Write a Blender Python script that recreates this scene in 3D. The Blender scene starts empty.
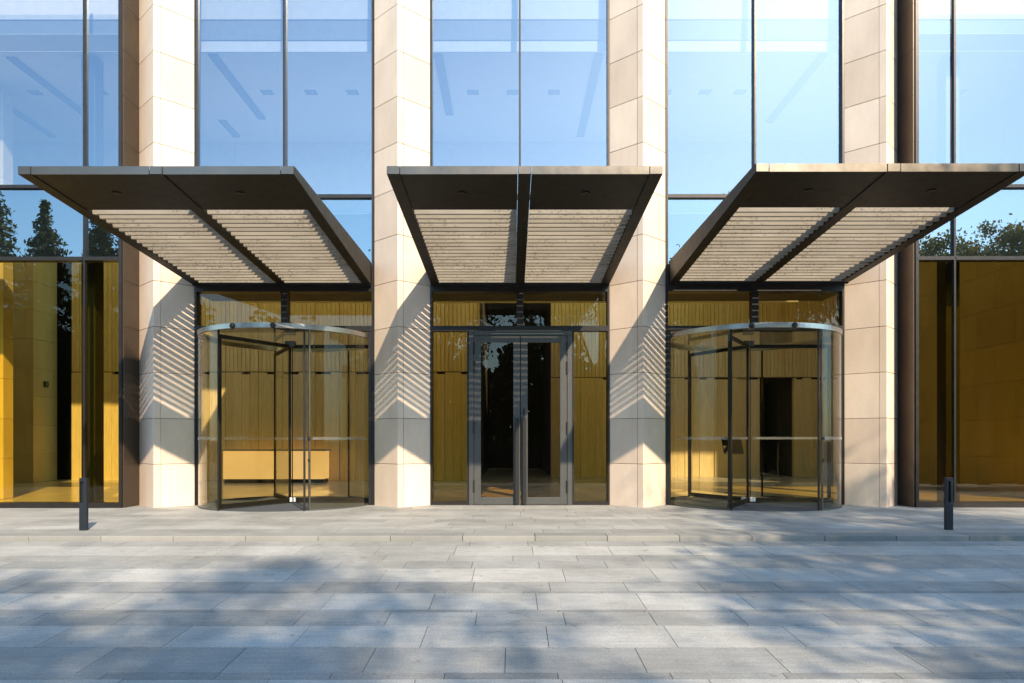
import bpy, bmesh, math, random
from mathutils import Vector, Matrix
random.seed(7)
S = bpy.context.scene
COL = S.collection
PI = math.pi
R = math.radians

# ------------------------------------------------------------------ camera
D = 13.66; EYE = 1.3
cam = bpy.data.cameras.new('camera'); co = bpy.data.objects.new('camera', cam); COL.objects.link(co)
cam.sensor_width = 36; cam.lens = 24.02; cam.shift_y = 0.0962; cam.clip_start = 0.05; cam.clip_end = 3000
co.location = (-0.010, -D, EYE); co.rotation_euler = (R(90), R(0.03), 0)
S.camera = co

# ------------------------------------------------------------------ light
SUN_EL, SUN_AZ = R(36.0), R(25.0)              # azimuth: right of straight out from the facade
sdir = Vector((math.sin(SUN_AZ)*math.cos(SUN_EL), -math.cos(SUN_AZ)*math.cos(SUN_EL), math.sin(SUN_EL)))
sl = bpy.data.lights.new('sun', 'SUN'); so = bpy.data.objects.new('sun', sl); COL.objects.link(so)
sl.energy = 3.7; sl.angle = R(0.75); sl.color = (1.0, 0.80, 0.57)
so.rotation_euler = sdir.to_track_quat('Z', 'Y').to_euler(); so.location = sdir*60
W = bpy.data.worlds.new('World'); S.world = W; W.use_nodes = True
wn = W.node_tree.nodes; wl = W.node_tree.links
sky = wn.new('ShaderNodeTexSky'); sky.sky_type = 'NISHITA'; sky.sun_disc = False
sky.sun_elevation = SUN_EL; sky.sun_rotation = math.atan2(sdir.x, sdir.y)
sky.air_density = 1.15; sky.dust_density = 0.5; sky.ozone_density = 1.1
bg = wn['Background']; bg.inputs['Strength'].default_value = 0.15
tintn = wn.new('ShaderNodeMix'); tintn.data_type = 'RGBA'; tintn.blend_type = 'MULTIPLY'; tintn.inputs[0].default_value = 1.0
wl.new(sky.outputs[0], tintn.inputs[6]); tintn.inputs[7].default_value = (0.84, 1.0, 1.03, 1)
wl.new(tintn.outputs[2], bg.inputs['Color'])
S.view_settings.view_transform = 'Standard'; S.view_settings.look = 'None'
S.view_settings.exposure = 1.22; S.view_settings.gamma = 1
cy = S.cycles
cy.use_denoising = True; cy.caustics_reflective = False; cy.caustics_refractive = False
cy.max_bounces = 10; cy.diffuse_bounces = 5; cy.glossy_bounces = 5; cy.transparent_max_bounces = 40
cy.sample_clamp_indirect = 6

# ------------------------------------------------------------------ materials
def newmat(name):
    m = bpy.data.materials.new(name); m.use_nodes = True
    nt = m.node_tree
    return m, nt, nt.nodes, nt.links, nt.nodes['Principled BSDF']
def N(nt, t, **kw):
    n = nt.nodes.new(t)
    for k, v in kw.items(): setattr(n, k, v)
    return n
def math_(nt, op, a, b=None, clamp=False):
    n = N(nt, 'ShaderNodeMath', operation=op); n.use_clamp = clamp
    for i, v in enumerate((a, b)):
        if v is None: continue
        if isinstance(v, (int, float)): n.inputs[i].default_value = v
        else: nt.links.new(v, n.inputs[i])
    return n.outputs[0]
def ramp(nt, fac, stops):
    n = N(nt, 'ShaderNodeValToRGB'); e = n.color_ramp.elements
    while len(e) < len(stops): e.new(0.5)
    for i, (p, c) in enumerate(stops):
        e[i].position = p; e[i].color = (*c, 1) if len(c) == 3 else c
    nt.links.new(fac, n.inputs[0]); return n.outputs[0]
def noise(nt, scale, detail=4, rough=0.55, stretch=None, dist=0.0):
    tc = N(nt, 'ShaderNodeTexCoord'); mp = N(nt, 'ShaderNodeMapping')
    nt.links.new(tc.outputs['Object'], mp.inputs[0])
    if stretch: mp.inputs['Scale'].default_value = stretch
    n = N(nt, 'ShaderNodeTexNoise'); n.inputs['Scale'].default_value = scale
    n.inputs['Detail'].default_value = detail; n.inputs['Roughness'].default_value = rough
    n.inputs['Distortion'].default_value = dist
    nt.links.new(mp.outputs[0], n.inputs['Vector']); return n.outputs['Fac']
def mixc(nt, fac, a, b, mode='MIX'):
    n = N(nt, 'ShaderNodeMix', data_type='RGBA', blend_type=mode)
    for i, v in ((0, fac), (6, a), (7, b)):
        if isinstance(v, (int, float)): n.inputs[i].default_value = v
        elif isinstance(v, tuple): n.inputs[i].default_value = (*v, 1)
        else: nt.links.new(v, n.inputs[i])
    return n.outputs[2]
def bump(nt, bsdf, h, strength=0.2, dist=0.01):
    b = N(nt, 'ShaderNodeBump'); b.inputs['Strength'].default_value = strength; b.inputs['Distance'].default_value = dist
    nt.links.new(h, b.inputs['Height']); nt.links.new(b.outputs[0], bsdf.inputs['Normal'])
def island(nt): return N(nt, 'ShaderNodeNewGeometry').outputs['Random Per Island']

def plain(name, c, rough=0.5, metal=0.0, var=0.12, scale=6, bmp=0.0, spec=0.5, stretch=None):
    m, nt, n, l, b = newmat(name)
    f = noise(nt, scale, stretch=stretch)
    lo = tuple(x*(1-var) for x in c); hi = tuple(min(1, x*(1+var)) for x in c)
    l.new(ramp(nt, f, [(0.3, lo), (0.7, hi)]), b.inputs['Base Color'])
    l.new(math_(nt, 'ADD', math_(nt, 'MULTIPLY', noise(nt, scale*3), 0.2), rough-0.1), b.inputs['Roughness'])
    b.inputs['Metallic'].default_value = metal; b.inputs['Specular IOR Level'].default_value = spec
    if bmp: bump(nt, b, noise(nt, scale*8, 6), bmp)
    return m

def stone_mat(name, a, b_, rough=0.6, scale=1.6):
    m, nt, n, l, b = newmat(name)
    isl = island(nt)
    base = mixc(nt, isl, a, b_)
    cloud = ramp(nt, noise(nt, scale, 6, 0.6, stretch=(1, 1, 0.5)), [(0.3, (0.88, 0.87, 0.86)), (0.7, (1.05, 1.05, 1.05))])
    c = mixc(nt, 1.0, base, cloud, 'MULTIPLY')
    sp = ramp(nt, noise(nt, 70, 3, 0.7), [(0.32, (0.86, 0.85, 0.83)), (0.5, (1, 1, 1))])
    c = mixc(nt, 0.7, c, sp, 'MULTIPLY')
    st = ramp(nt, noise(nt, 3.0, 4, 0.6, stretch=(2, 2, 0.3)), [(0.3, (0.93, 0.92, 0.90)), (0.6, (1, 1, 1))])
    c = mixc(nt, 0.5, c, st, 'MULTIPLY')
    l.new(c, b.inputs['Base Color']); b.inputs['Roughness'].default_value = rough
    b.inputs['Specular IOR Level'].default_value = 0.35
    bump(nt, b, noise(nt, 45, 6, 0.7), 0.12, 0.004)
    return m

def glass_mat(name, tint, base_refl, wav=0.0, rough=0.0, rcol=(1, 1, 1)):
    """coated pane: tinted see-through, mirror coat on the outer faces, stronger at grazing angles"""
    m, nt, n, l, b = newmat(name); n.remove(b)
    out = n['Material Output']
    tr = N(nt, 'ShaderNodeBsdfTransparent'); gl = N(nt, 'ShaderNodeBsdfGlossy')
    gl.inputs['Roughness'].default_value = rough; gl.inputs['Color'].default_value = (*rcol, 1)
    lw = N(nt, 'ShaderNodeLayerWeight'); lw.inputs['Blend'].default_value = 0.5
    geo = N(nt, 'ShaderNodeNewGeometry')
    f5 = math_(nt, 'POWER', lw.outputs['Facing'], 4.0)
    fac = math_(nt, 'ADD', base_refl, math_(nt, 'MULTIPLY', f5, 1-base_refl))
    front = math_(nt, 'SUBTRACT', 1.0, geo.outputs['Backfacing'])
    fac = math_(nt, 'MULTIPLY', fac, front, True)
    l.new(mixc(nt, geo.outputs['Backfacing'], tint, (1.0, 1.0, 1.0)), tr.inputs['Color'])
    if wav:
        bp = N(nt, 'ShaderNodeBump'); bp.inputs['Strength'].default_value = wav; bp.inputs['Distance'].default_value = 0.02
        l.new(noise(nt, 0.9, 2, 0.4), bp.inputs['Height']); l.new(bp.outputs[0], gl.inputs['Normal'])
    mx = N(nt, 'ShaderNodeMixShader'); l.new(fac, mx.inputs[0]); l.new(tr.outputs[0], mx.inputs[1]); l.new(gl.outputs[0], mx.inputs[2])
    l.new(mx.outputs[0], out.inputs['Surface'])
    return m

def wood_mat(name, a, b_):
    m, nt, n, l, b = newmat(name)
    base = mixc(nt, island(nt), a, b_)
    g = ramp(nt, noise(nt, 5, 6, 0.65, stretch=(9, 9, 0.35), dist=0.8), [(0.3, (0.72, 0.7, 0.66)), (0.65, (1.06, 1.06, 1.06))])
    l.new(mixc(nt, 1.0, base, g, 'MULTIPLY'), b.inputs['Base Color']); b.inputs['Roughness'].default_value = 0.42
    return m

def paver_mat(name):
    m, nt, n, l, b = newmat(name)
    at = N(nt, 'ShaderNodeAttribute', attribute_name='tone')
    base = ramp(nt, at.outputs['Fac'], [(0.0, (0.20, 0.212, 0.212)), (0.5, (0.325, 0.337, 0.33)), (1.0, (0.48, 0.49, 0.475))])
    blot = ramp(nt, noise(nt, 1.1, 6, 0.62), [(0.3, (0.8, 0.8, 0.8)), (0.7, (1.08, 1.08, 1.08))])
    c = mixc(nt, 1.0, base, blot, 'MULTIPLY')
    streak = ramp(nt, noise(nt, 3.0, 5, 0.65, stretch=(0.9, 7, 1)), [(0.3, (0.84, 0.84, 0.85)), (0.65, (1.06, 1.05, 1.04))])
    c = mixc(nt, 0.9, c, streak, 'MULTIPLY')
    grain = ramp(nt, noise(nt, 75, 3, 0.85), [(0.35, (0.68, 0.68, 0.68)), (0.65, (1.24, 1.24, 1.24))])
    c = mixc(nt, 0.8, c, grain, 'MULTIPLY')
    spot = ramp(nt, noise(nt, 6.5, 3, 0.5, dist=0.4), [(0.66, (1, 1, 1)), (0.74, (0.6, 0.57, 0.53))])
    c = mixc(nt, 0.7, c, spot, 'MULTIPLY')
    # small dark trodden-in spots and rust-brown leaf stains
    tc = N(nt, 'ShaderNodeTexCoord'); vo = N(nt, 'ShaderNodeTexVoronoi'); vo.inputs['Scale'].default_value = 2.1
    l.new(tc.outputs['Object'], vo.inputs['Vector'])
    dot = math_(nt, 'LESS_THAN', vo.outputs['Distance'], 0.045)
    pick = math_(nt, 'GREATER_THAN', noise(nt, 1.7, 2), 0.5)
    c = mixc(nt, math_(nt, 'MULTIPLY', math_(nt, 'MULTIPLY', dot, pick), 0.55), c, (0.07, 0.06, 0.05))
    wear = ramp(nt, noise(nt, 0.45, 5, 0.7, dist=1.2), [(0.42, (0.86, 0.86, 0.85)), (0.58, (1.03, 1.03, 1.03))])
    c = mixc(nt, 0.9, c, wear, 'MULTIPLY')
    l.new(c, b.inputs['Base Color'])
    l.new(ramp(nt, noise(nt, 2.3, 5), [(0.3, (0.5,)*3), (0.7, (0.75,)*3)]), b.inputs['Roughness'])
    b.inputs['Specular IOR Level'].default_value = 0.4
    bump(nt, b, noise(nt, 60, 5, 0.7), 0.25, 0.004)
    return m

def leaf_mat(name, a, b_):
    m, nt, n, l, b = newmat(name)
    c = mixc(nt, island(nt), a, b_)
    l.new(c, b.inputs['Base Color']); b.inputs['Roughness'].default_value = 0.55
    tl = N(nt, 'ShaderNodeBsdfTranslucent'); l.new(c, tl.inputs['Color'])
    mx = N(nt, 'ShaderNodeMixShader'); mx.inputs[0].default_value = 0.5
    l.new(b.outputs[0], mx.inputs[1]); l.new(tl.outputs[0], mx.inputs[2]); l.new(mx.outputs[0], n['Material Output'].inputs['Surface'])
    return m

def slat_mat(name):
    m, nt, n, l, b = newmat(name)
    base = mixc(nt, island(nt), (0.25, 0.23, 0.195), (0.34, 0.315, 0.27))
    blot = ramp(nt, noise(nt, 2.2, 5, 0.6, stretch=(0.8, 1, 4)), [(0.3, (0.8, 0.79, 0.77)), (0.7, (1.05, 1.05, 1.05))])
    c = mixc(nt, 1.0, base, blot, 'MULTIPLY')
    # droppings and grime specks gathered in patches
    sp = math_(nt, 'GREATER_THAN', noise(nt, 30, 2, 0.6), 0.59)
    patch = ramp(nt, noise(nt, 1.6, 3), [(0.40, (0, 0, 0)), (0.55, (1, 1, 1))])
    f = math_(nt, 'MULTIPLY', sp, patch)
    c = mixc(nt, math_(nt, 'MULTIPLY', f, 0.7), c, (0.10, 0.085, 0.065))
    l.new(c, b.inputs['Base Color']); b.inputs['Roughness'].default_value = 0.55; b.inputs['Metallic'].default_value = 0.1
    return m

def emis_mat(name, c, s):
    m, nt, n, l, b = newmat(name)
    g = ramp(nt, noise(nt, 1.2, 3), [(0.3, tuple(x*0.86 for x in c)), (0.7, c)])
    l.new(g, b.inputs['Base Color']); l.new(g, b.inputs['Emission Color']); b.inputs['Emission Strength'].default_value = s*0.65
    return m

M = {}
M['stone'] = stone_mat('limestone', (0.64, 0.525, 0.425), (0.77, 0.655, 0.545))
M['joint'] = plain('joint', (0.10, 0.085, 0.07), 0.9)
M['bronze'] = plain('bronze', (0.010, 0.0085, 0.005), 0.5, 0.0, 0.15, 2.5, spec=0.25)
M['fascia'] = plain('bronze_fascia', (0.16, 0.145, 0.125), 0.30, 0.85, 0.12, 2.0)
M['return'] = plain('bronze_panel', (0.065, 0.047, 0.032), 0.38, 0.35, 0.12, 1.5)
M['dark'] = plain('dark_frame', (0.022, 0.022, 0.024), 0.35, 0.3)
M['frame'] = plain('window_frame', (0.032, 0.029, 0.028), 0.35, 0.5)
M['grey'] = plain('door_metal', (0.085, 0.09, 0.09), 0.36, 0.35, 0.06)
M['steel'] = plain('steel', (0.42, 0.41, 0.39), 0.34, 1.0, 0.06)
M['black'] = plain('black_rubber', (0.012, 0.012, 0.014), 0.4)
M['bollard'] = plain('bollard_paint', (0.016, 0.022, 0.030), 0.45, 0.2)
M['slat'] = slat_mat('louvre_slat')
M['gl_up'] = glass_mat('glass_upper', (0.86, 0.91, 0.94), 0.33, 0.06, 0.0, (0.68, 0.80, 0.95))
M['gl_sp'] = glass_mat('glass_spandrel', (0.35, 0.42, 0.46), 0.33, 0.05, 0.0, (0.72, 0.86, 0.98))
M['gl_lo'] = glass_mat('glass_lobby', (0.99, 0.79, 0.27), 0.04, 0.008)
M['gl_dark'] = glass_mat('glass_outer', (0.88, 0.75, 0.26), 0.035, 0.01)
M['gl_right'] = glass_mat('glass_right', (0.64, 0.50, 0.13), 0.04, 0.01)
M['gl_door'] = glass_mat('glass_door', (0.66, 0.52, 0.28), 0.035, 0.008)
M['gl_rev'] = glass_mat('glass_revolving', (0.97, 0.93, 0.74), 0.022)
M['stripe'] = glass_mat('frosted_stripe', (0.80, 0.75, 0.58), 0.14, 0, 0.4)
M['paver'] = paver_mat('granite_paver')
M['grout'] = plain('grout', (0.035, 0.035, 0.033), 0.95)
M['kerb'] = stone_mat('kerb_stone', (0.22, 0.23, 0.225), (0.29, 0.295, 0.285), 0.7)
M['soil'] = plain('soil', (0.09, 0.085, 0.07), 0.95, 0, 0.25, 0.4)
M['asphalt'] = plain('asphalt', (0.05, 0.05, 0.052), 0.9, 0, 0.2, 1.5)
M['wood'] = wood_mat('oak_panel', (0.78, 0.59, 0.29), (0.87, 0.69, 0.39))
M['lstone'] = stone_mat('lobby_stone', (0.50, 0.41, 0.26), (0.58, 0.48, 0.32), 0.4)
M['lfloor'] = stone_mat('lobby_marble', (0.50, 0.45, 0.36), (0.60, 0.55, 0.45), 0.18)
M['ceil'] = plain('ceiling', (0.52, 0.53, 0.53), 0.8, 0, 0.03)
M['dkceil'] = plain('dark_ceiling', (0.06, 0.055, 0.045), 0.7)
M['slabdark'] = plain('slab_edge', (0.10, 0.115, 0.125), 0.7)
M['spot'] = plain('downlight', (0.08, 0.08, 0.085), 0.5)
M['white'] = plain('white_panel', (0.7, 0.7, 0.68), 0.5, 0, 0.04)
M['blind'] = plain('blind', (0.34, 0.35, 0.36), 0.8, 0, 0.05)
M['desk'] = emis_mat('desk_front_glow', (0.95, 0.60, 0.25), 0.5)  # orange desk front with emission added to keep it bright
M['mat'] = plain('entrance_mat', (0.05, 0.06, 0.075), 0.9, 0, 0.2, 30)
M['bark'] = plain('bark', (0.11, 0.085, 0.065), 0.9, 0, 0.3, 8, 0.5)
M['leaf'] = leaf_mat('leaf', (0.045, 0.08, 0.018), (0.11, 0.13, 0.035))
M['leaf2'] = leaf_mat('leaf_yellowing', (0.16, 0.15, 0.03), (0.28, 0.21, 0.06))
M['wood_leaf'] = plain('shaded_leaf', (0.05, 0.065, 0.022), 0.8, 0, 0.4, 0.6)
M['needle'] = leaf_mat('needle', (0.05, 0.075, 0.025), (0.11, 0.12, 0.035))

# ------------------------------------------------------------------ mesh helpers
class MB:
    def __init__(s): s.v = []; s.f = []; s.mi = []; s.sm = False; s.tone = None
    def quad(s, pts, m=0):
        i = len(s.v); s.v += [Vector(p) for p in pts]; s.f.append(tuple(range(i, i+len(pts)))); s.mi.append(m)
    def box(s, x0, x1, y0, y1, z0, z1, m=0):
        s.prism([(x0, y0), (x1, y0), (x1, y1), (x0, y1)], z0, z1, m)
    def prism(s, poly, z0, z1, m=0):
        i = len(s.v); n = len(poly)
        a = sum(poly[k][0]*poly[(k+1) % n][1]-poly[(k+1) % n][0]*poly[k][1] for k in range(n))
        if a < 0: poly = poly[::-1]
        s.v += [Vector((x, y, z0)) for x, y in poly]+[Vector((x, y, z1)) for x, y in poly]
        s.f.append(tuple(range(i+n-1, i-1, -1))); s.f.append(tuple(range(i+n, i+2*n))); s.mi += [m, m]
        for k in range(n):
            q = (k+1) % n; s.f.append((i+k, i+q, i+n+q, i+n+k)); s.mi.append(m)
    def sweep(s, prof, x0, x1, m=0):
        """closed profile in (y,z) swept along x"""
        i = len(s.v); n = len(prof)
        a = sum(prof[k][0]*prof[(k+1) % n][1]-prof[(k+1) % n][0]*prof[k][1] for k in range(n))
        if a < 0: prof = prof[::-1]
        s.v += [Vector((x0, y, z)) for y, z in prof]+[Vector((x1, y, z)) for y, z in prof]
        s.f.append(tuple(range(i+n-1, i-1, -1))); s.f.append(tuple(range(i+n, i+2*n))); s.mi += [m, m]
        for k in range(n):
            q = (k+1) % n; s.f.append((i+k, i+q, i+n+q, i+n+k)); s.mi.append(m)
    def arc(s, r0, r1, z0, z1, a0, a1, n=24, cx=0, cy=0, m=0):
        """solid curved slab; angle 0 points to -y, positive towards +x"""
        full = abs(a1-a0) >= 359.9
        i = len(s.v)
        cnt = n if full else n+1
        for k in range(cnt):
            t = R(a0+(a1-a0)*k/n); sx, cyy = math.sin(t), -math.cos(t)
            for r, z in ((r0, z0), (r1, z0), (r1, z1), (r0, z1)): s.v.append(Vector((cx+r*sx, cy+r*cyy, z)))
        for k in range(n):
            p = i+4*k; q = i+4*((k+1) % cnt)
            for e in range(4):
                g = (e+1) % 4; s.f.append((p+e, p+g, q+g, q+e)); s.mi.append(m)
        if not full:
            s.f.append((i+3, i+2, i+1, i)); e = i+4*n; s.f.append((e, e+1, e+2, e+3)); s.mi += [m, m]
    def disc(s, r, z0, z1, n=48, cx=0, cy=0, m=0):
        s.prism([(cx+r*math.cos(2*PI*k/n), cy+r*math.sin(2*PI*k/n)) for k in range(n)], z0, z1, m)
    def tube(s, pts, rads, n=8, m=0):
        i = len(s.v)
        for k, p in enumerate(pts):
            p = Vector(p); d = (Vector(pts[min(k+1, len(pts)-1)])-Vector(pts[max(k-1, 0)])).normalized()
            u = d.orthogonal().normalized(); w = d.cross(u)
            for a in range(n):
                t = 2*PI*a/n; s.v.append(p+rads[k]*(math.cos(t)*u+math.sin(t)*w))
        for k in range(len(pts)-1):
            for a in range(n):
                b = (a+1) % n; s.f.append((i+k*n+a, i+k*n+b, i+(k+1)*n+b, i+(k+1)*n+a)); s.mi.append(m)
        s.f.append(tuple(range(i+n-1, i-1, -1))); e = i+(len(pts)-1)*n; s.f.append(tuple(range(e, e+n))); s.mi += [m, m]
    def leaf(s, c, size, asp=0.6, m=0):
        d = Vector((random.gauss(0, 1), random.gauss(0, 1), random.gauss(0, 1))).normalized()
        u = d.orthogonal().normalized(); w = d.cross(u)
        a = random.random()*6.28; u2 = math.cos(a)*u+math.sin(a)*w; w2 = d.cross(u2)
        c = Vector(c); L = size*random.uniform(0.7, 1.25); H = L*asp
        s.quad([c-u2*L/2, c-w2*H/2+u2*L*0.05, c+u2*L/2, c+w2*H/2+u2*L*0.05], m)
    def build(s, name, mats, parent=None, bevel=0, smooth=False, tilt=None):
        if not isinstance(mats, (list, tuple)): mats = [mats]
        o0 = parent_world(parent)
        me = bpy.data.meshes.new(name)
        me.from_pydata([tuple(v-o0) for v in s.v], [], s.f)
        for mt in mats: me.materials.append(mt)
        if len(mats) > 1: me.polygons.foreach_set('material_index', s.mi)
        if smooth: me.polygons.foreach_set('use_smooth', [True]*len(me.polygons))
        if s.tone:
            at = me.attributes.new('tone', 'FLOAT', 'POINT'); at.data.foreach_set('value', s.tone)
        if not smooth or True:
            bm = bmesh.new(); bm.from_mesh(me); bmesh.ops.recalc_face_normals(bm, faces=bm.faces) if len(s.f) < 60000 and not s.sm else None
            bm.to_mesh(me); bm.free()
        me.update()
        o = bpy.data.objects.new(name, me); COL.objects.link(o)
        if parent: o.parent = parent
        if bevel:
            b = o.modifiers.new('bevel', 'BEVEL'); b.width = bevel; b.segments = 2; b.limit_method = 'ANGLE'
        return o
def parent_world(p):
    v = Vector((0, 0, 0))
    while p is not None:
        v = v+p.location; p = p.parent
    return v
def tag(o, label=None, cat=None, group=None, kind=None):
    if label: o['label'] = label
    if cat: o['category'] = cat
    if group: o['group'] = group
    if kind: o['kind'] = kind
    return o
def thing(name, loc, label, cat, group=None):
    o = bpy.data.objects.new(name, None); COL.objects.link(o); o.location = loc; o.empty_display_size = 0.3
    return tag(o, label, cat, group, 'thing')
def kids(o): return [c for c in bpy.data.objects if c.parent == o]
def copy_tree(o, parent=None):
    ch = kids(o)
    c = o.copy(); COL.objects.link(c); c.parent = parent
    for k in ch: copy_tree(k, c)
    return c
def B(*a, **k):
    m = MB(); m.box(*a); return m

# ------------------------------------------------------------------ ground
KY = -4.41
def zp(y): return -0.065-0.051*(KY-y)
g = MB()
prof = [(-900, -1.12), (-24, -1.12), (-23.9, zp(-23.9)-0.03), (KY-0.001, zp(KY)-0.03), (KY+0.15, -0.10), (60, -0.10), (60.1, -1.1), (900, -1.1)]
for (ya, za), (yb, zb_) in zip(prof, prof[1:]):
    g.quad([(-900, ya, za), (900, ya, za), (900, yb, zb_), (-900, yb, zb_)])
g.sm = True
tag(g.build('ground', M['soil']), kind='structure')
rd = MB(); rd.quad([(-200, -44, -1.112), (200, -44, -1.112), (200, -33, -1.112), (-200, -33, -1.112)]); rd.sm = True
tag(rd.build('road', M['asphalt']), kind='structure')

def pavers(rows, zf, x0, x1, name, gap=0.0055):
    m = MB(); m.tone = []; m.sm = True
    bed = MB(); bed.sm = True
    for (ya, yb, L, tone, x_off) in rows:
        x = x_off-L*math.ceil((x_off-x0)/L)
        while x < x1:
            t = min(1, max(0, tone+random.gauss(0, 0.08)))
            dz = random.uniform(-0.0008, 0.0008)
            p = [(x+gap/2, ya+gap/2), (x+L-gap/2, ya+gap/2), (x+L-gap/2, yb-gap/2), (x+gap/2, yb-gap/2)]
            i = len(m.v)
            m.v += [Vector((a, b, zf(b)+dz)) for a, b in p]+[Vector((a, b, zf(b)-0.012)) for a, b in p]
            m.f.append((i, i+1, i+2, i+3)); m.mi.append(0)
            for k in range(4):
                q = (k+1) % 4; m.f.append((i+q, i+k, i+4+k, i+4+q)); m.mi.append(0)
            m.tone += [t]*8
            x += L
    ya = min(r[0] for r in rows); yb = max(r[1] for r in rows)
    bed.quad([(x0, ya, zf(ya)-0.006), (x1, ya, zf(ya)-0.006), (x1, yb, zf(yb)-0.006), (x0, yb, zf(yb)-0.006)])
    o = m.build(name, M['paver']); tag(o, kind='structure')
    o2 = bed.build(name+'_bed', M['grout']); tag(o2, kind='structure')
    return o
# measured courses below the kerb (distance from the camera, slab length, tone, joint offset)
dl = [9.226, 8.90, 8.365, 8.04, 7.68, 7.11, 6.746, 6.674, 6.135, 6.06, 5.69, 5.185, 4.69, 4.58]
spec = [(0.77, .42, .2), (0.98, .74, .25), (0.77, .48, .0), (0.77, .45, .3), (0.98, .74, .55), (0.77, .40, -.4), (0.77, .22, .1),
        (0.98, .76, .22), (0.77, .26, .4), (0.76, .42, -.32), (0.98, .74, .27), (0.98, .36, -.06), (0.77, .24, .3)]
rows = [(-D+dl[k+1], -D+dl[k], spec[k][0], spec[k][1], spec[k][2]) for k in range(len(spec))]
y = -D+4.58
pat = [(.40, .98, .70), (.37, .77, .42), (.08, .77, .22), (.54, .98, .76), (.5, .98, .38), (.07, .77, .25), (.36, .77, .5)]
k = 0
while y > -23.5:
    h, L, t = pat[k % 7]; rows.append((y-h, y, L, t, random.random())); y -= h; k += 1
pavers(rows, zp, -34, 34, 'plaza_pavement')
ld = [0.6, -0.29, -0.72, -1.22, -1.74, -2.08, -2.42, -2.86, -3.29, -3.68, -4.10]
lt = [.5, .62, .5, .58, .5, .66, .48, .58, .70, .48]
pavers([(ld[i+1], ld[i], 0.98 if i % 2 else 0.80, lt[i], random.random()) for i in range(len(ld)-1)], lambda y: 0.0, -34, 34, 'entrance_landing')
kb = MB()
x = -34.0
while x < 34:
    kb.box(x+0.003, x+0.977, KY, -4.104, -0.16, 0.002); x += 0.98
tag(kb.build('kerb_step', M['kerb'], bevel=0.006), kind='structure')

# ------------------------------------------------------------------ stone pillars
JZ = [-0.05, 0.834]+[0.834+0.886*k for k in range(1, 13)]
TOP = 10.6
def pillar(xl, xr, xt, side, label):
    t = thing('stone_pillar', ((xl+xr)/2, 0, 0), label, 'pillar', 'stone pillars between the entrance bays')
    m = MB(); yt = -0.515; g2 = 0.0045
    f = 0.17
    if side > 0: xs, ys = xt+(xr-xt)*f, yt*(1-f)
    else: xs, ys = xt+(xl-xt)*f, yt*(1-f)
    zz = [z for z in JZ if z < TOP]+[TOP]
    for a, b in zip(zz, zz[1:]):
        gp = 0.003
        if side > 0:
            main = [(xl, .25), (xl, 0), (xt, yt), (xs-gp, ys-0.002), (xs-gp, .25)]; sec = [(xs+gp, .25), (xs+gp, ys+0.002), (xr, 0), (xr, .25)]
        else:
            main = [(xr, .25), (xr, 0), (xt, yt), (xs+gp, ys-0.002), (xs+gp, .25)]; sec = [(xs-gp, .25), (xs-gp, ys+0.002), (xl, 0), (xl, .25)]
        m.prism(main, a+g2, b-g2); m.prism(sec, a+g2, b-g2)
    m.build('stone_cladding', M['stone'], t, bevel=0.004)
    c = MB(); e = 0.014
    c.prism([(xl+e, .24), (xl+e, 0.004), (xt, yt+e*1.4), (xr-e, 0.004), (xr-e, .24)], -0.05, TOP-0.01)
    c.build('joint_core', M['joint'], t)
pillar(-7.46, -6.36, -6.905, 1, 'pale stone pillar with louvre shadow stripes, beside the window with pointed trees reflected')
pillar(-2.76, -1.64, -2.208, 1, 'pale stone pillar between the lit-counter revolving door and the double doors')
pillar(1.94, 3.06, 2.517, -1, 'pale stone pillar between the double doors and the tablet-stand revolving door')
pillar(6.63, 7.70, 7.20, -1, 'stone pillar sunlit to its foot with no canopy shadow on it')

# ------------------------------------------------------------------ inner bays
def pane(t, x0, x1, z0, z1, mat, y=0.06, th=0.014, name='glass_pane'):
    return B(x0, x1, y, y+th, z0, z1).build(name, mat, t)
def bay(cx, w, label, lower):
    xl, xr = cx-w/2, cx+w/2
    t = thing('glazed_bay', (cx, 0, 0), label, 'window wall', 'glazed bays between the pillars')
    fr = 0.04
    for xa, xb in ((xl, xl+fr), (xr-fr, xr)):
        B(xa, xb, -0.02, 0.20, 0.005, TOP).build('jamb', M['frame'], t)
    B(cx-0.018, cx+0.018, -0.03, 0.16, 4.505, TOP).build('mullion', M['frame'], t)
    for sgn, (xa, xb) in ((-1, (xl+fr, cx-0.018)), (1, (cx+0.018, xr-fr))):
        pane(t, xa, xb, 6.215, TOP-0.02, M['gl_up'])
        pane(t, xa, xb, 4.505, 6.145, M['gl_sp'])
        B(xa, xb, -0.008, 0.15, 6.145, 6.215).build('transom', M['frame'], t)
    B(xl+fr, xr-fr, -0.05, 0.2, 4.26, 4.505).build('head_beam', M['dark'], t)
    # lower clerestory
    zb = 3.58
    B(cx-0.065, cx+0.065, -0.02, 0.16, zb, 4.26).build('post', M['dark'], t)
    for xa, xb in ((xl+fr, cx-0.065), (cx+0.065, xr-fr)): pane(t, xa, xb, zb, 4.26, M['gl_lo'], name='clerestory_pane')
    B(xl+fr, xr-fr, -0.025, 0.17, 3.48, zb).build('transom', M['dark'], t)
    if lower:
        da, db = -0.87, 1.19
        for xa, xb, j in ((xl+fr, da, -1), (db, xr-fr, 1)):
            if j < 0: ja, jb = xb-0.04, xb
            else: ja, jb = xa, xa+0.04
            B(ja, jb, -0.015, 0.15, 0.005, 3.48).build('jamb', M['dark'], t)
            pa, pb = (xa, ja) if j < 0 else (jb, xb)
            B(pa, pb, -0.015, 0.15, 0.005, 0.075).build('sill', M['frame'], t)
            pane(t, pa, pb, 0.075, 3.48, M['gl_lo'], name='sidelight_pane')
    return t
bay(-4.56, 3.58, 'tall two-pane window wall above the revolving door with the lit counter behind', False)
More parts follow.
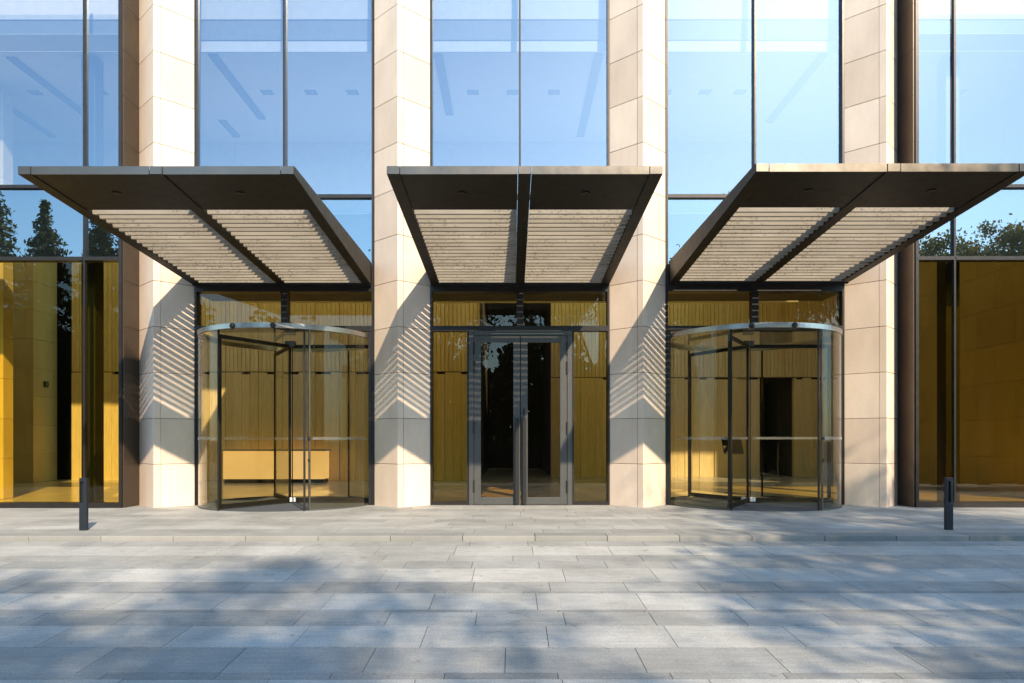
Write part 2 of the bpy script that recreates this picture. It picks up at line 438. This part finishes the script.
bay(0.15, 3.58, 'tall two-pane window wall around and above the hinged double doors', True)
bay(4.85, 3.56, 'tall two-pane window wall above the revolving door with the tablet stand behind', False)

# ------------------------------------------------------------------ outer bays (project 0.53 m)
def outer(side, xe, xm, label):
    yb = -0.53
    t = thing('glazed_bay', (xe, yb, 0), label, 'window wall', 'projecting glazed bays at both ends')
    s = side
    def bx(a, b, y0, y1, z0, z1, name, mat):
        a, b = sorted((a, b)); return B(a, b, y0, y1, z0, z1).build(name, mat, t)
    far = xe+s*7.4
    bx(xe, xe+s*0.06, yb-0.03, yb+0.16, 0.10, TOP, 'jamb', M['frame'])
    ms = [xm, xm+s*2.75, xm+s*5.5]
    for x in ms: bx(x-0.018, x+0.018, yb-0.01, yb+0.07, 0.10, TOP, 'mullion', M['frame'])
    bx(xe, far, yb-0.04, yb+0.2, 0.003, 0.10, 'sill', M['frame'])
    xs = [xe+s*0.06]+[v for x in ms for v in (x-s*0.018, x+s*0.018)]+[far]
    for a, b in zip(xs[0::2], xs[1::2]):
        p, q = sorted((a, b))
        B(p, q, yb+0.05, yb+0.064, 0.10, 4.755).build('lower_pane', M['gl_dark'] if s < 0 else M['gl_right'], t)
        B(p, q, yb-0.02, yb+0.12, 4.755, 4.825).build('transom', M['frame'], t)
        B(p, q, yb+0.05, yb+0.064, 4.825, 6.145).build('spandrel_pane', M['gl_sp'], t)
        B(p, q, yb-0.02, yb+0.12, 6.145, 6.205).build('transom', M['frame'], t)
        B(p, q, yb+0.05, yb+0.064, 6.205, TOP-0.02).build('upper_pane', M['gl_up'], t)
    # return panel back to the pillar, in courses
    m = MB()
    zz = [0.003]+[z for z in JZ[1:] if z < TOP]+[TOP]
    for a, b in zip(zz, zz[1:]):
        p, q = sorted((xe-s*0.003, xe-s*0.035)); m.box(p, q, yb+0.0, 0.235, a+0.003, b-0.003)
    m.build('return_panel', M['return'], t)
    p, q = sorted((xe-s*0.010, xe-s*0.030)); B(p, q, yb+0.01, 0.23, 0.003, TOP).build('panel_backing', M['joint'], t)
    return t
outer(-1, -7.495, -8.23, 'projecting bronze-framed window wall with pointed conifers reflected in it')
outer(1, 7.735, 8.50, 'projecting bronze-framed window wall with round treetops reflected in it')

# ------------------------------------------------------------------ canopies
def zb(p): return 4.38+0.0673*p
def make_canopy(cx, label):
    t = thing('entrance_canopy', (cx, 0, 0), label, 'canopy', 'entrance canopies')
    P = 4.9; hw = 1.77; bw = 0.165; hgt = 0.125
    for k, xc in enumerate((-hw+bw/2, 0.0, hw-bw/2)):
        m = MB()
        m.sweep([(-0.055, zb(0.055)), (-P, zb(P)), (-P, zb(P)+0.105), (-P+0.05, 4.825), (-0.055, 4.835)], cx+xc-bw/2, cx+xc+bw/2)
        b = m.build('beam', M['bronze'], t, bevel=0.004)
        m = MB(); m.sweep([(-P-0.004, zb(P)+0.002), (-P-0.001, zb(P)+0.002), (-P-0.001, zb(P)+0.103), (-P-0.004, zb(P)+0.103)], cx+xc-bw/2+0.004, cx+xc+bw/2-0.004)
        m.build('end_cap', M['fascia'], b)
    for xa, xb in ((-hw+bw+0.008, -bw/2-0.008), (bw/2+0.008, hw-bw-0.008)):
        m = MB(); q = 3.74
        m.sweep([(-q, zb(q)+0.012), (-P+0.012, zb(P)+0.012), (-P+0.012, zb(P)+0.06), (-q, zb(q)+0.06)], cx+xa, cx+xb)
        sp = m.build('soffit_panel', M['bronze'], t)
        m = MB(); m.sweep([(-P, zb(P)), (-P, zb(P)+0.104), (-P+0.010, zb(P)+0.104), (-P+0.010, zb(P))], cx+xa, cx+xb)
        m.build('fascia', M['fascia'], t)
        d = MB(); xm = (xa+xb)/2; pd = 4.3
        d.arc(0.045, 0.062, zb(pd)+0.002, zb(pd)+0.010, 0, 360, 20, cx+xm, -pd)
        d.disc(0.044, zb(pd)+0.006, zb(pd)+0.0105, 20, cx+xm, -pd)
        d.build('downlight', M['black'], sp)
        # louvre blades: upright fins with a small bottom lip
        lv = MB(); n = 21; pitch = (3.70-0.14)/n
        for k in range(n):
            p = 0.14+pitch*(k+0.5); z0 = zb(p)+0.004+random.uniform(-0.003, 0.003); h = 0.122; lean = 0.03
            prof = [(-p, z0), (-p-lean, z0+h), (-p-lean+0.012, z0+h), (-p+0.012, z0+0.016), (-p+0.058, z0+0.014), (-p+0.058, z0+0.002)]
            lv.sweep(prof, cx+xa+0.0, cx+xb-0.0)
        lv.build('louvre_panel', M['slat'], t)
    B(cx-hw, cx+hw, -0.125, -0.052, 4.37, 4.80).build('wall_bracket', M['dark'], t)
    return t
can = make_canopy(-4.575, 'bronze louvred canopy over the revolving door with the lit counter behind')
for cx, lb in ((0.155, 'bronze louvred canopy over the hinged double doors'), (4.89, 'bronze louvred canopy over the revolving door with the tablet stand behind')):
    c = copy_tree(can); c.location.x = cx; c.location.z = 0.0 if cx < 1 else 0.03; c['label'] = lb

# ------------------------------------------------------------------ revolving doors
def make_revolving(cx, label):
    cyy = 0.41; RR = 1.735
    t = thing('revolving_door', (cx, cyy, 0), label, 'revolving door', 'revolving doors')
    ring = MB(); ring.arc(RR-0.05, RR+0.012, 3.335, 3.425, 0, 360, 96, cx, cyy)
    rg = ring.build('canopy_ring', M['steel'], t)
    for a in (-17, 8):
        s = MB(); px, py = cx+(RR+0.015)*math.sin(R(a)), cyy-(RR+0.015)*math.cos(R(a))
        s.tube([(px, py+0.03, 3.375), (px, py-0.02, 3.375), (px, py-0.045, 3.372)], [0.055, 0.05, 0.02], 12)
        s.build('sensor', M['black'], rg, smooth=True)
    r2 = MB(); r2.disc(RR-0.051, 3.40, 3.412, 64, cx, cyy); r2.build('roof_glass', M['gl_rev'], t)
    r3 = MB(); r3.arc(RR-0.064, RR-0.052, 3.345, 3.395, 0, 360, 72, cx, cyy); r3.build('inner_rim', M['steel'], t)
    for s in (-1, 1):
        a0, a1 = (29, 151)
        a = MB(); a.arc(RR-0.018, RR-0.004, 0.03, 3.334, s*a0, s*a1, 40, cx, cyy); dg = a.build('drum_glass', M['gl_rev'], t)
        st = MB(); st.arc(RR-0.0035, RR-0.0015, 1.305, 1.36, s*(a0+2), s*70, 24, cx, cyy); st.build('safety_stripe', M['stripe'], dg)
        b = MB(); b.arc(RR-0.03, RR+0.006, 0.003, 0.03, s*a0, s*a1, 40, cx, cyy); b.build('base_rail', M['grey'], t)
        for th in (a0, a1):
            px, py = cx+(RR-0.012)*math.sin(R(s*th)), cyy-(RR-0.012)*math.cos(R(s*th))
            p = MB(); p.tube([(px, py, 0.004), (px, py, 3.33)], [0.021, 0.021], 10); po = p.build('post', M['fascia'] if s > 0 and th == a0 else M['bronze'], t)
            if s > 0 and th == a0:
                px2, py2 = cx+(RR-0.012)*math.sin(R(26)), cyy-(RR-0.012)*math.cos(R(26))
                p = MB(); p.tube([(px2, py2, 0.004), (px2, py2, 3.33)], [0.02, 0.02], 10); p.build('post', M['dark'], t)
            if s > 0 and th == a0:
                B(px-0.03, px+0.03, py-0.05, py-0.028, 1.30, 1.37).build('push_button', M['black'], po, bevel=0.008); B(px-0.02, px+0.02, py-0.046, py-0.028, 0.90, 0.96).build('push_button', M['black'], po, bevel=0.008)
        xw = cx+s*1.725
        B(xw-0.03, xw+0.03, -0.02, 0.10, 0.003, 3.47).build('wall_post', M['dark'], t)
    m = MB(); m.disc(RR-0.06, 0.0045, 0.009, 64, cx, cyy); m.build('floor_mat', M['mat'], t)
    sh = MB(); sh.tube([(cx, cyy, 0.01), (cx, cyy, 3.30)], [0.014, 0.014], 12); sh.build('centre_shaft', M['dark'], t, smooth=True)
    bx = MB(); bx.box(cx+0.01, cx+0.12, cyy-0.09, cyy-0.03, 0.035, 0.125); bx.build('lock_box', M['white'], t, bevel=0.008)
    bx = MB(); bx.box(cx-0.10, cx+0.10, cyy-0.06, cyy+0.06, 3.22, 3.335); bx.build('drive_hub', M['grey'], t, bevel=0.008)
    for a in (-31, 90, 210):
        d = Vector((math.sin(R(a)), -math.cos(R(a)), 0)); nrm = Vector((d.y, -d.x, 0))
        def bar(m, r0, r1, z0, z1, w):
            c = Vector((cx, cyy, 0)); p = [c+d*r0-nrm*w, c+d*r1-nrm*w, c+d*r1+nrm*w, c+d*r0+nrm*w]
            m.prism([(v.x, v.y) for v in p], z0, z1)
        f = MB(); bar(f, 0.03, 1.66, 3.19, 3.26, 0.02); bar(f, 0.03, 1.66, 0.03, 0.11, 0.022); bar(f, 1.625, 1.66, 0.11, 3.19, 0.016); bar(f, 0.03, 0.045, 0.11, 3.19, 0.010)
        w = f.build('wing', M['bronze'], t)
        gm = MB(); bar(gm, 0.045, 1.625, 0.11, 3.19, 0.005); gm.build('wing_glass', M['gl_rev'], w)
        sm = MB(); bar(sm, 0.10, 1.58, 1.31, 1.36, 0.0065); sm.build('safety_stripe', M['stripe'], w)
        br = MB(); bar(br, 1.66, 1.70, 0.02, 3.25, 0.006); br.build('edge_brush', M['black'], w)
    return t
rv = make_revolving(-4.57, 'glass drum revolving door with the bright orange reception counter seen through it')
c = copy_tree(rv); c.location.x = 4.855; c['label'] = 'glass drum revolving door with the dark tablet stand and doorway seen through it'

# ------------------------------------------------------------------ hinged double door
dd = thing('double_door', (0.16, 0, 0), 'grey metal framed glass double doors with tall dark pull bars', 'door')
f = MB(); f.box(-0.868, -0.775, -0.035, 0.12, 0.006, 3.478); f.box(1.095, 1.188, -0.035, 0.12, 0.006, 3.478); f.box(-0.775, 1.095, -0.035, 0.12, 3.39, 3.478)
fo = f.build('door_frame', M['grey'], dd, bevel=0.004)
B(-0.42, 1.02, -0.039, -0.0352, 3.415, 3.425).build('closer_line', M['steel'], fo)
for s, xa, xb in ((-1, -0.767, 0.152), (1, 0.168, 1.087)):
    m = MB(); st = 0.135
    m.box(xa, xa+st, -0.02, 0.035, 0.012, 3.382); m.box(xb-st, xb, -0.02, 0.035, 0.012, 3.382)
    m.box(xa+st, xb-st, -0.018, 0.033, 3.25, 3.382); m.box(xa+st, xb-st, -0.018, 0.033, 0.012, 0.155)
    lf = m.build('door_leaf', M['grey'], dd, bevel=0.003)
    B(xa+st, xb-st, 0.002, 0.014, 0.155, 3.25).build('glass', M['gl_door'], lf)
    hx = 0.085 if s < 0 else 0.235
    h = MB(); h.prism([(hx-0.04, -0.10), (hx-0.03, -0.115), (hx+0.03, -0.115), (hx+0.04, -0.10), (hx+0.04, -0.08), (hx-0.04, -0.08)], 0.03, 1.74)
    for z in (0.25, 1.5): h.box(hx-0.015, hx+0.015, -0.08, -0.0205, z, z+0.04)
    h.build('handle', M['black'], lf, bevel=0.006)
    hg = xa-0.004 if s < 0 else xb+0.004
    for z in (0.25, 1.42, 2.62, 3.0):
        B(hg-0.017, hg+0.017, -0.05, -0.0355, z, z+0.25).build('hinge', M['black'], lf, bevel=0.004)
    if s > 0: B(0.205, 0.25, -0.034, -0.0205, 1.80, 1.93).build('lock', M['black'], lf, bevel=0.004)

# ------------------------------------------------------------------ bollards
def bollard(x, y, label):
    t = thing('bollard', (x, y, 0), label, 'bollard', 'dark bollards on the landing')
    m = MB(); w = 0.05; e = 0.03
    m.box(x-w, x+w, y-e, y+e, 0.002, 0.40); m.box(x-w, x+w, y-e, y+e, 0.705, 0.755)
    m.box(x+0.012, x+w, y-e, y+e, 0.40, 0.705); m.box(x-w, x-w+0.012, y-e, y+e, 0.40, 0.705)
    m.box(x-w+0.012, x+0.012, y+0.012, y+e, 0.40, 0.705)
    m.build('post', M['bollard'], t, bevel=0.003)
    B(x-w+0.014, x+0.010, y-0.005, y+0.0115, 0.402, 0.703).build('lamp_lens', M['black'], t)
    return t
bollard(-6.19, -3.8, 'dark slotted bollard in front of the window with conifers reflected')
bollard(6.29, -3.8, 'dark slotted bollard in front of the window with round treetops reflected')

# ------------------------------------------------------------------ interior: lobby
lf = MB(); 
for ix in range(-20, 20):
    for iy in range(0, 20):
        lf.quad([(ix*0.9+.002, 0.6+iy*0.9+.002, 0.0), (ix*0.9+.898, 0.6+iy*0.9+.002, 0.0), (ix*0.9+.898, 0.6+iy*0.9+.898, 0.0), (ix*0.9+.002, 0.6+iy*0.9+.898, 0.0)])
lf.sm = True
tag(lf.build('lobby_floor', M['lfloor']), kind='structure')
for xa, xb in ((-15.5, -7.5), (7.75, 15.5)):
    e = MB(); e.quad([(xa, -0.33, -0.001), (xb, -0.33, -0.001), (xb, 0.6, -0.001), (xa, 0.6, -0.001)]); e.sm = True
    # stays under the floor line of the outer bays
    tag(e.build('bay_floor', M['lfloor']), kind='structure').location.z = 0.002

def timber_wall(segs, y, label, zt=7.0, hole=None):
    m = MB()
    for x0, x1 in segs:
        x = x0
        while x < x1-0.02:
            w = min(0.26, x1-x); d = random.choice((0, 0.025, 0.05)); zj = 3.47 if random.random() < 0.5 else 3.41
            if hole and x+w > hole[0] and x < hole[1]:
                if x < hole[0]-0.02: m.box(x, hole[0], y+0.05-d, y+0.2, 0.004, 3.47)
                if x+w > hole[1]+0.02: m.box(hole[1], x+w, y+0.05-d, y+0.2, 0.004, 3.47)
            else: m.box(x+0.003, x+w-0.003, y+0.05-d, y+0.2, 0.004, zj)
            for q in range(2):
                m.box(x+q*w/2+0.006, x+(q+1)*w/2-0.006, y+0.05-d*0.8-0.01*q, y+0.2, 3.50, zt)
            x += w
        if hole:
            pass
    o = m.build('timber_wall', M['wood']); tag(o, label, 'wall', kind='thing')
    bk = MB()
    for x0, x1 in segs:
        if hole and hole[0] > x0 and hole[1] < x1:
            bk.box(x0, hole[0], y+0.201, y+0.3, 0.0, zt); bk.box(hole[1], x1, y+0.201, y+0.3, 0.0, zt); bk.box(hole[0], hole[1], y+0.201, y+0.3, 3.47, zt)
        else: bk.box(x0, x1, y+0.201, y+0.3, 0.0, zt)
    b = bk.build('backing', M['dark'], o)
    return o
timber_wall([(-14.12, -1.05)], 8.2, 'golden vertical timber panelling behind the lit reception counter', zt=9.6)  # walls raised out of view to bounce sun into the roofless lobby
timber_wall([(1.35, 11.5)], 10.2, 'golden vertical timber panelling with a dark doorway cut in it', zt=9.6, hole=(8.65, 9.85))
# side returns, corridor, doorway recess
def wall(name, x0, x1, y0, y1, z0, z1, mat, label):
    return tag(B(x0, x1, y0, y1, z0, z1).build(name, mat), label, 'wall', kind='thing')
cr = thing('corridor_recess', (0.1, 8.6, 0), 'dark corridor opening straight behind the double doors', 'recess')
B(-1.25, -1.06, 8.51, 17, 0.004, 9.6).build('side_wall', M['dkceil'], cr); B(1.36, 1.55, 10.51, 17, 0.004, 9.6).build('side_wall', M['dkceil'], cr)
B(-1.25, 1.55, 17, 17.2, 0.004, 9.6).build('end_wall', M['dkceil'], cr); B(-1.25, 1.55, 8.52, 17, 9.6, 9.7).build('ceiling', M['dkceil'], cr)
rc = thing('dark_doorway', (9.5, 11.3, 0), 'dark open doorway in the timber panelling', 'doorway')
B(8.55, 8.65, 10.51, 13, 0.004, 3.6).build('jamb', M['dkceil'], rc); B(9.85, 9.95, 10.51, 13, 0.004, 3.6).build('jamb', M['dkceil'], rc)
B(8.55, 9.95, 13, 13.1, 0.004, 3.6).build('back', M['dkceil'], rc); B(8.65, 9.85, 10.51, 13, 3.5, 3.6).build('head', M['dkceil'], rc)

def block_wall(name, faces, label):
    """stone wall in courses; faces = list of boxes split in z by courses and along their length"""
    m = MB()
    for (x0, x1, y0, y1, zt, along) in faces:
        zz = 0.004
        k = 0
        while zz < zt:
            z2 = min(zz+0.886, zt)
            a0, a1 = (x0, x1) if along == 'x' else (y0, y1)
            a = a0-(0.65 if k % 2 else 0)
            while a < a1:
                p, q = max(a, a0), min(a+1.3, a1)
                if q-p > 0.05:
                    if along == 'x': m.box(p+.003, q-.003, y0, y1, zz+.003, z2-.003)
                    else: m.box(x0, x1, p+.003, q-.003, zz+.003, z2-.003)
                a += 1.3
            zz = z2; k += 1
    return tag(m.build(name, M['lstone'], bevel=0.003), label, 'wall', kind='thing')
block_wall('stone_wall', [(11.52, 11.77, 0.7, 10.5, 9.6, 'y')], 'stone side wall behind the window with round treetops reflected')
block_wall('stone_wall', [(-15.66, -14.76, 7.4, 8.5, 9.6, 'x')], 'stone block pier deep in the lobby left of the dark gap')
block_wall('stone_wall', [(-15.7, -11.22, 1.4, 1.7, 9.0, 'x')], 'stone wall end at the edge of the conifer-reflecting window')
wall('dark_opening_sheet', -15.8, -14.13, 8.9, 9.1, 0.004, 9.6, M['dark'], 'black sheet standing for the dark opening between stone pier and timber panelling')  # black sheet put where there is only a dark opening
for x, w, lb in ((-8.7, 0.29, 'dark column behind the mullion of the conifer-reflecting window'), (9.03, 0.29, 'black column just inside the window with round treetops reflected')):
    tag(B(x-w/2, x+w/2, 0.35, 0.65, 0.004, 9.2).build('lobby_column', M['dark'], bevel=0.01), lb, 'column', kind='thing')

rb = tag(B(-14.758, -14.70, 7.86, 8.02, 2.98, 3.16).build('wall_box', M['black'], bevel=0.005), 'small black box fixed to the stone pier deep in the lobby', 'wall box', kind='thing')
# reception counter, stand
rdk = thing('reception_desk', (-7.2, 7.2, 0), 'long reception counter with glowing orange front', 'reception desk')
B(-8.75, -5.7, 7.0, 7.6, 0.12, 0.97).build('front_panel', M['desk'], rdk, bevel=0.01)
B(-8.72, -5.73, 7.03, 7.57, 0.004, 0.12).build('plinth', M['dark'], rdk)
B(-8.80, -5.65, 6.95, 7.65, 0.97, 1.02).build('counter_top', M['lstone'], rdk, bevel=0.006)
ks = thing('tablet_stand', (5.33, 2.9, 0), 'dark tilted tablet on a slim floor stand behind the revolving door', 'stand')
m = MB(); m.tube([(5.33, 2.95, 0.02), (5.33, 2.95, 1.1)], [0.022, 0.022], 10); m.build('pole', M['black'], ks)
m = MB(); m.disc(0.17, 0.004, 0.02, 24, 5.33, 2.95); m.build('base', M['black'], ks)
m = MB(); m.prism([(5.30, -0.015), (5.78, -0.015), (5.78, 0.015), (5.30, 0.015)], -0.24, 0.24)
for v in m.v:
    p = Matrix.Rotation(R(-32), 3, 'X') @ Vector((v.x-5.54, v.y, v.z)); v.xyz = (p.x+5.33, p.y+2.9, p.z+1.17)
m.build('screen', M['black'], ks, bevel=0.006)

# lobby ceiling and slab, upper room; rear lobby left roofless to let daylight in
Y2 = 3.2
slab = thing('floor_slab', (0, 2, 4.72), 'dark slab and lobby ceiling behind the spandrel glass', 'slab')
slab['kind'] = 'structure'
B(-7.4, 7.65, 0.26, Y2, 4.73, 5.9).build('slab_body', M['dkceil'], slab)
for xa, xb in ((-15.4, -7.51), (7.76, 15.4)): B(xa, xb, -0.40, -0.2, 4.80, 6.14).build('slab_edge', M['dkceil'], slab)
up = thing('upper_room', (0, 2, 6), 'pale upper room ceiling seen through the tall upper panes', 'room'); up['kind'] = 'structure'
B(-7.4, 7.65, 0.26, Y2+1.4, 5.905, 5.95).build('floor', M['white'], up)
B(-7.4, 7.65, Y2+1.4, Y2+1.6, 5.0, TOP).build('back_wall', M['white'], up)
for xa, xb in ((-15.4, -7.41), (7.66, 15.4)): B(xa, xb, Y2+1.4, Y2+1.6, 6.6, TOP).build('back_wall', M['white'], up)
B(-15.4, 15.4, 0.36, Y2+1.38, 9.25, 9.40).build('ceiling', M['ceil'], up)
B(-15.4, 15.4, 0.30, 0.355, 9.475, 9.88).build('edge_beam', M['slabdark'], up)
B(-15.4, 15.4, 0.32, 0.358, 9.245, 9.47).build('pelmet', M['blind'], up)
B(-15.4, 15.4, 0.28, 0.31, 9.885, TOP-0.03).build('blind_panel', M['blind'], up)
for xa, xb in ((-15.4, -7.51), (7.76, 15.4)):
    B(xa, xb, -0.28, 0.31, 9.25, 9.255).build('ceiling', M['ceil'], up)
B(7.66, 15.4, Y2+1.61, 10.9, 8.5, 8.6).build('ceiling', M['dkceil'], up)  # unseen cover added over the light well to dim the right bay
for x, y0, y1 in ((-10.4, 0.5, 3.2), (-12.0, 2.4, 4.2), (-6.17, 0.4, 3.2), (-7.2, 3.3, 4.2), (-1.53, 0.4, 3.0), (1.78, 0.4, 4.2), (6.4, 0.4, 3.4), (12.2, 0.5, 4)):
    B(x-0.09, x+0.09, y0, y1, 9.21, 9.248).build('light_slot', M['spot'], up)
for x in (-10.9, -9.4, -5.6, -4.6, -3.65, -0.9, 0.0, 0.95, 3.5, 4.4, 5.2, 8.9, 10.2):
    B(x-0.13, x+0.13, 1.85, 2.05, 9.235, 9.248).build('downlight', M['spot'], up)
for x, q in ((-15.9, 'conifers'), (15.7, 'round treetops')): wall('end_wall', x, x+0.2, -0.3, 11.4, 0.004, TOP, M['white'], 'pale end wall closing the lobby past the window reflecting '+q)
rf = tag(B(-15.8, 15.8, 0.02, Y2+1.6, TOP, TOP+0.12).build('roof', M['dark']), 'flat roof above the upper panes', 'roof', kind='structure')

# ------------------------------------------------------------------ trees behind the camera: they shade the paving and show in the glass
def crown_broad(cx, cyy, z0, z1, rr, n_cl, n_lf, lsz, seed, spread=0.42):
    random.seed(seed); m = MB(); m.sm = True; cl = []
    zc, hz = (z0+z1)/2, (z1-z0)/2
    while len(cl) < n_cl:
        p = Vector((random.uniform(-1, 1), random.uniform(-1, 1), random.uniform(-1, 1)))
        if 0.35 < p.length < 1.0:
            cl.append(Vector((cx+p.x*rr, cyy+p.y*rr, zc+p.z*hz)))
    for c in cl:
        k = random.uniform(0.6, 1.4)
        for _ in range(int(n_lf*k)):
            m.leaf((random.gauss(c.x, spread*k), random.gauss(c.y, spread*k), random.gauss(c.z, spread*0.75*k)), lsz)
    return m, cl
def broad(x, y, h, rr, label, mat='leaf', n_cl=46, n_lf=120, lsz=0.17, seed=1, zlow=0.38, spread=0.42):
    gz = zp(y) if y > -24 else -1.12
    t = thing('broadleaf_tree', (x, y, gz), label, 'tree', 'trees facing the building')
    m, cl = crown_broad(x, y, gz+h*zlow, gz+h*0.97, rr, n_cl, n_lf, lsz, seed, spread)
    m.build('crown', M[mat], t)
    tr = MB(); top = gz+h*0.72
    tr.tube([(x, y, gz-0.05), (x+0.05, y, gz+h*0.2), (x-0.05, y+0.05, gz+h*0.45), (x, y, top)], [0.02*h+0.03, 0.016*h, 0.011*h, 0.004*h], 9)
    for c in cl[::4]:
        s0 = random.uniform(0.28, 0.6)*h+gz
        a = Vector((x, y, s0)); tr.tube([a, a.lerp(c, 0.5)+Vector((0, 0, 0.25)), c], [0.006*h, 0.004*h, 0.0015*h], 5)
    tr.build('trunk', M['bark'], t)
    return t
def conifer(x, y, h, rr, label, seed=1):
    random.seed(seed); gz = zp(y) if y > -24 else -1.12
    t = thing('conifer_tree', (x, y, gz), label, 'tree', 'trees facing the building')
    m = MB(); m.sm = True
    z = 0.12*h
    while z < h:
        q = 1-z/h; r = rr*(q**0.85)*random.uniform(0.75, 1.1)+0.06
        for k in range(7):
            a = random.random()*6.28; L = r*random.uniform(0.6, 1.12); nn = max(4, int(L*18))
            for j in range(nn*2):
                u = (j+random.random())/nn/2
                m.leaf((x+math.cos(a)*L*u+random.gauss(0, .06), y+math.sin(a)*L*u+random.gauss(0, .06), gz+z-0.28*L*u+random.gauss(0, .07)), 0.26, 0.4)
        z += 0.17+0.16*q
    m.build('crown', M['needle'], t)
    tr = MB(); tr.tube([(x, y, gz-0.05), (x, y, gz+h*0.5), (x, y, gz+h*0.98)], [0.015*h, 0.009*h, 0.002*h], 8); tr.build('trunk', M['bark'], t)
    return t
# shade trees
broad(4.9, -23.6, 14.9, 2.5, 'leafy tree whose dappled shade falls on the left foreground paving', seed=11, n_cl=44, n_lf=170, lsz=0.18, zlow=0.56, spread=0.32)
broad(1.9, -23.4, 14.2, 2.3, 'leafy tree beside the one shading the left foreground', seed=16, n_cl=40, n_lf=160, lsz=0.2, zlow=0.56)
broad(-3.6, -23.0, 14.0, 2.8, 'leafy tree reflected behind the double doors', seed=14, n_cl=66, n_lf=140, lsz=0.2, zlow=0.45)
broad(9.4, -18.6, 11.6, 2.3, 'leafy tree whose dappled shade falls on the right foreground paving', seed=12, n_cl=40, n_lf=160, lsz=0.18, zlow=0.52, spread=0.36)
broad(12.4, -18.2, 13.2, 2.6, 'outer leafy tree shading the far right of the paving', seed=17, n_cl=66, n_lf=140, lsz=0.18, zlow=0.5)
broad(11.3, -14.0, 12.4, 3.0, 'tree beside the camera shading the landing by the dark bollard', seed=13, n_cl=60, n_lf=140, zlow=0.5)
# reflected in the outer windows
for i, (x, y, h, r) in enumerate([(20.4, -20.2, 12.4, 2.1), (23.0, -20.6, 13.2, 2.6), (25.2, -21, 11.6, 1.6)]):
    broad(x, y, h, r, ['small round treetop reflected beside the black column', 'largest round treetop reflected in the end window', 'outermost low treetop reflected in the end window'][i], 'leaf2', 110, 330, 0.16, 20+i, 0.35, 0.33)
for i, (x, y, h, r) in enumerate([(-26.6, -22, 16.4, 5.2), (-24.0, -22.4, 14.6, 4.6), (-22.6, -24, 13.4, 3.6), (-20.9, -22, 14.6, 3.8), (-19.3, -22.5, 15.6, 4.6), (-17.7, -23, 14.0, 4.4)]):
    conifer(x, y, h, r, ['tallest pointed conifer reflected at the window edge', 'broad pointed conifer reflected beside the tallest one', 'small pointed conifer reflected between two tall ones', 'slim dark conifer reflected just beside the mullion', 'dark conifer reflected behind the mullion', 'lower conifer reflected next to the bronze jamb'][i], 30+i)
# hedging, added to block the bright horizon, and far woods
random.seed(5)
h = MB(); h.sm = True
for _ in range(15000): h.leaf((random.uniform(-34, 34), random.gauss(-27, 0.45), -1.1+2.6*random.random()**0.7), 0.3)
hd = h.build('added_hedge', M['wood_leaf']); tag(hd, 'hedging row added facing the entrance to block the bright horizon', 'added_hedge', kind='thing')
tr = MB(); tr.box(-34, 34, -27.4, -26.6, -1.11, 1.2); tr.build('added_hedge_stems', M['bark'], hd)
w = MB(); w.sm = True
for _ in range(60000):
    x = random.uniform(-90, 90); top = 12.0+1.8*math.sin(x*0.5)+1.3*math.sin(x*1.3+1)+random.gauss(0, .5)
    w.leaf((x, random.gauss(-52, 2.2), -1.1+top*random.random()**1.15), 0.7)
for _ in range(30000):
    x = random.uniform(-90, 90); top = 11.5+1.8*math.sin(x*0.5)+1.3*math.sin(x*1.3+1)+random.gauss(0, .5)
    w.leaf((x, random.gauss(-58, 1.5), -1.1+top*random.random()), 1.4)
tag(w.build('woods', M['wood_leaf']), 'mass of street trees across the road', 'woods', kind='stuff')
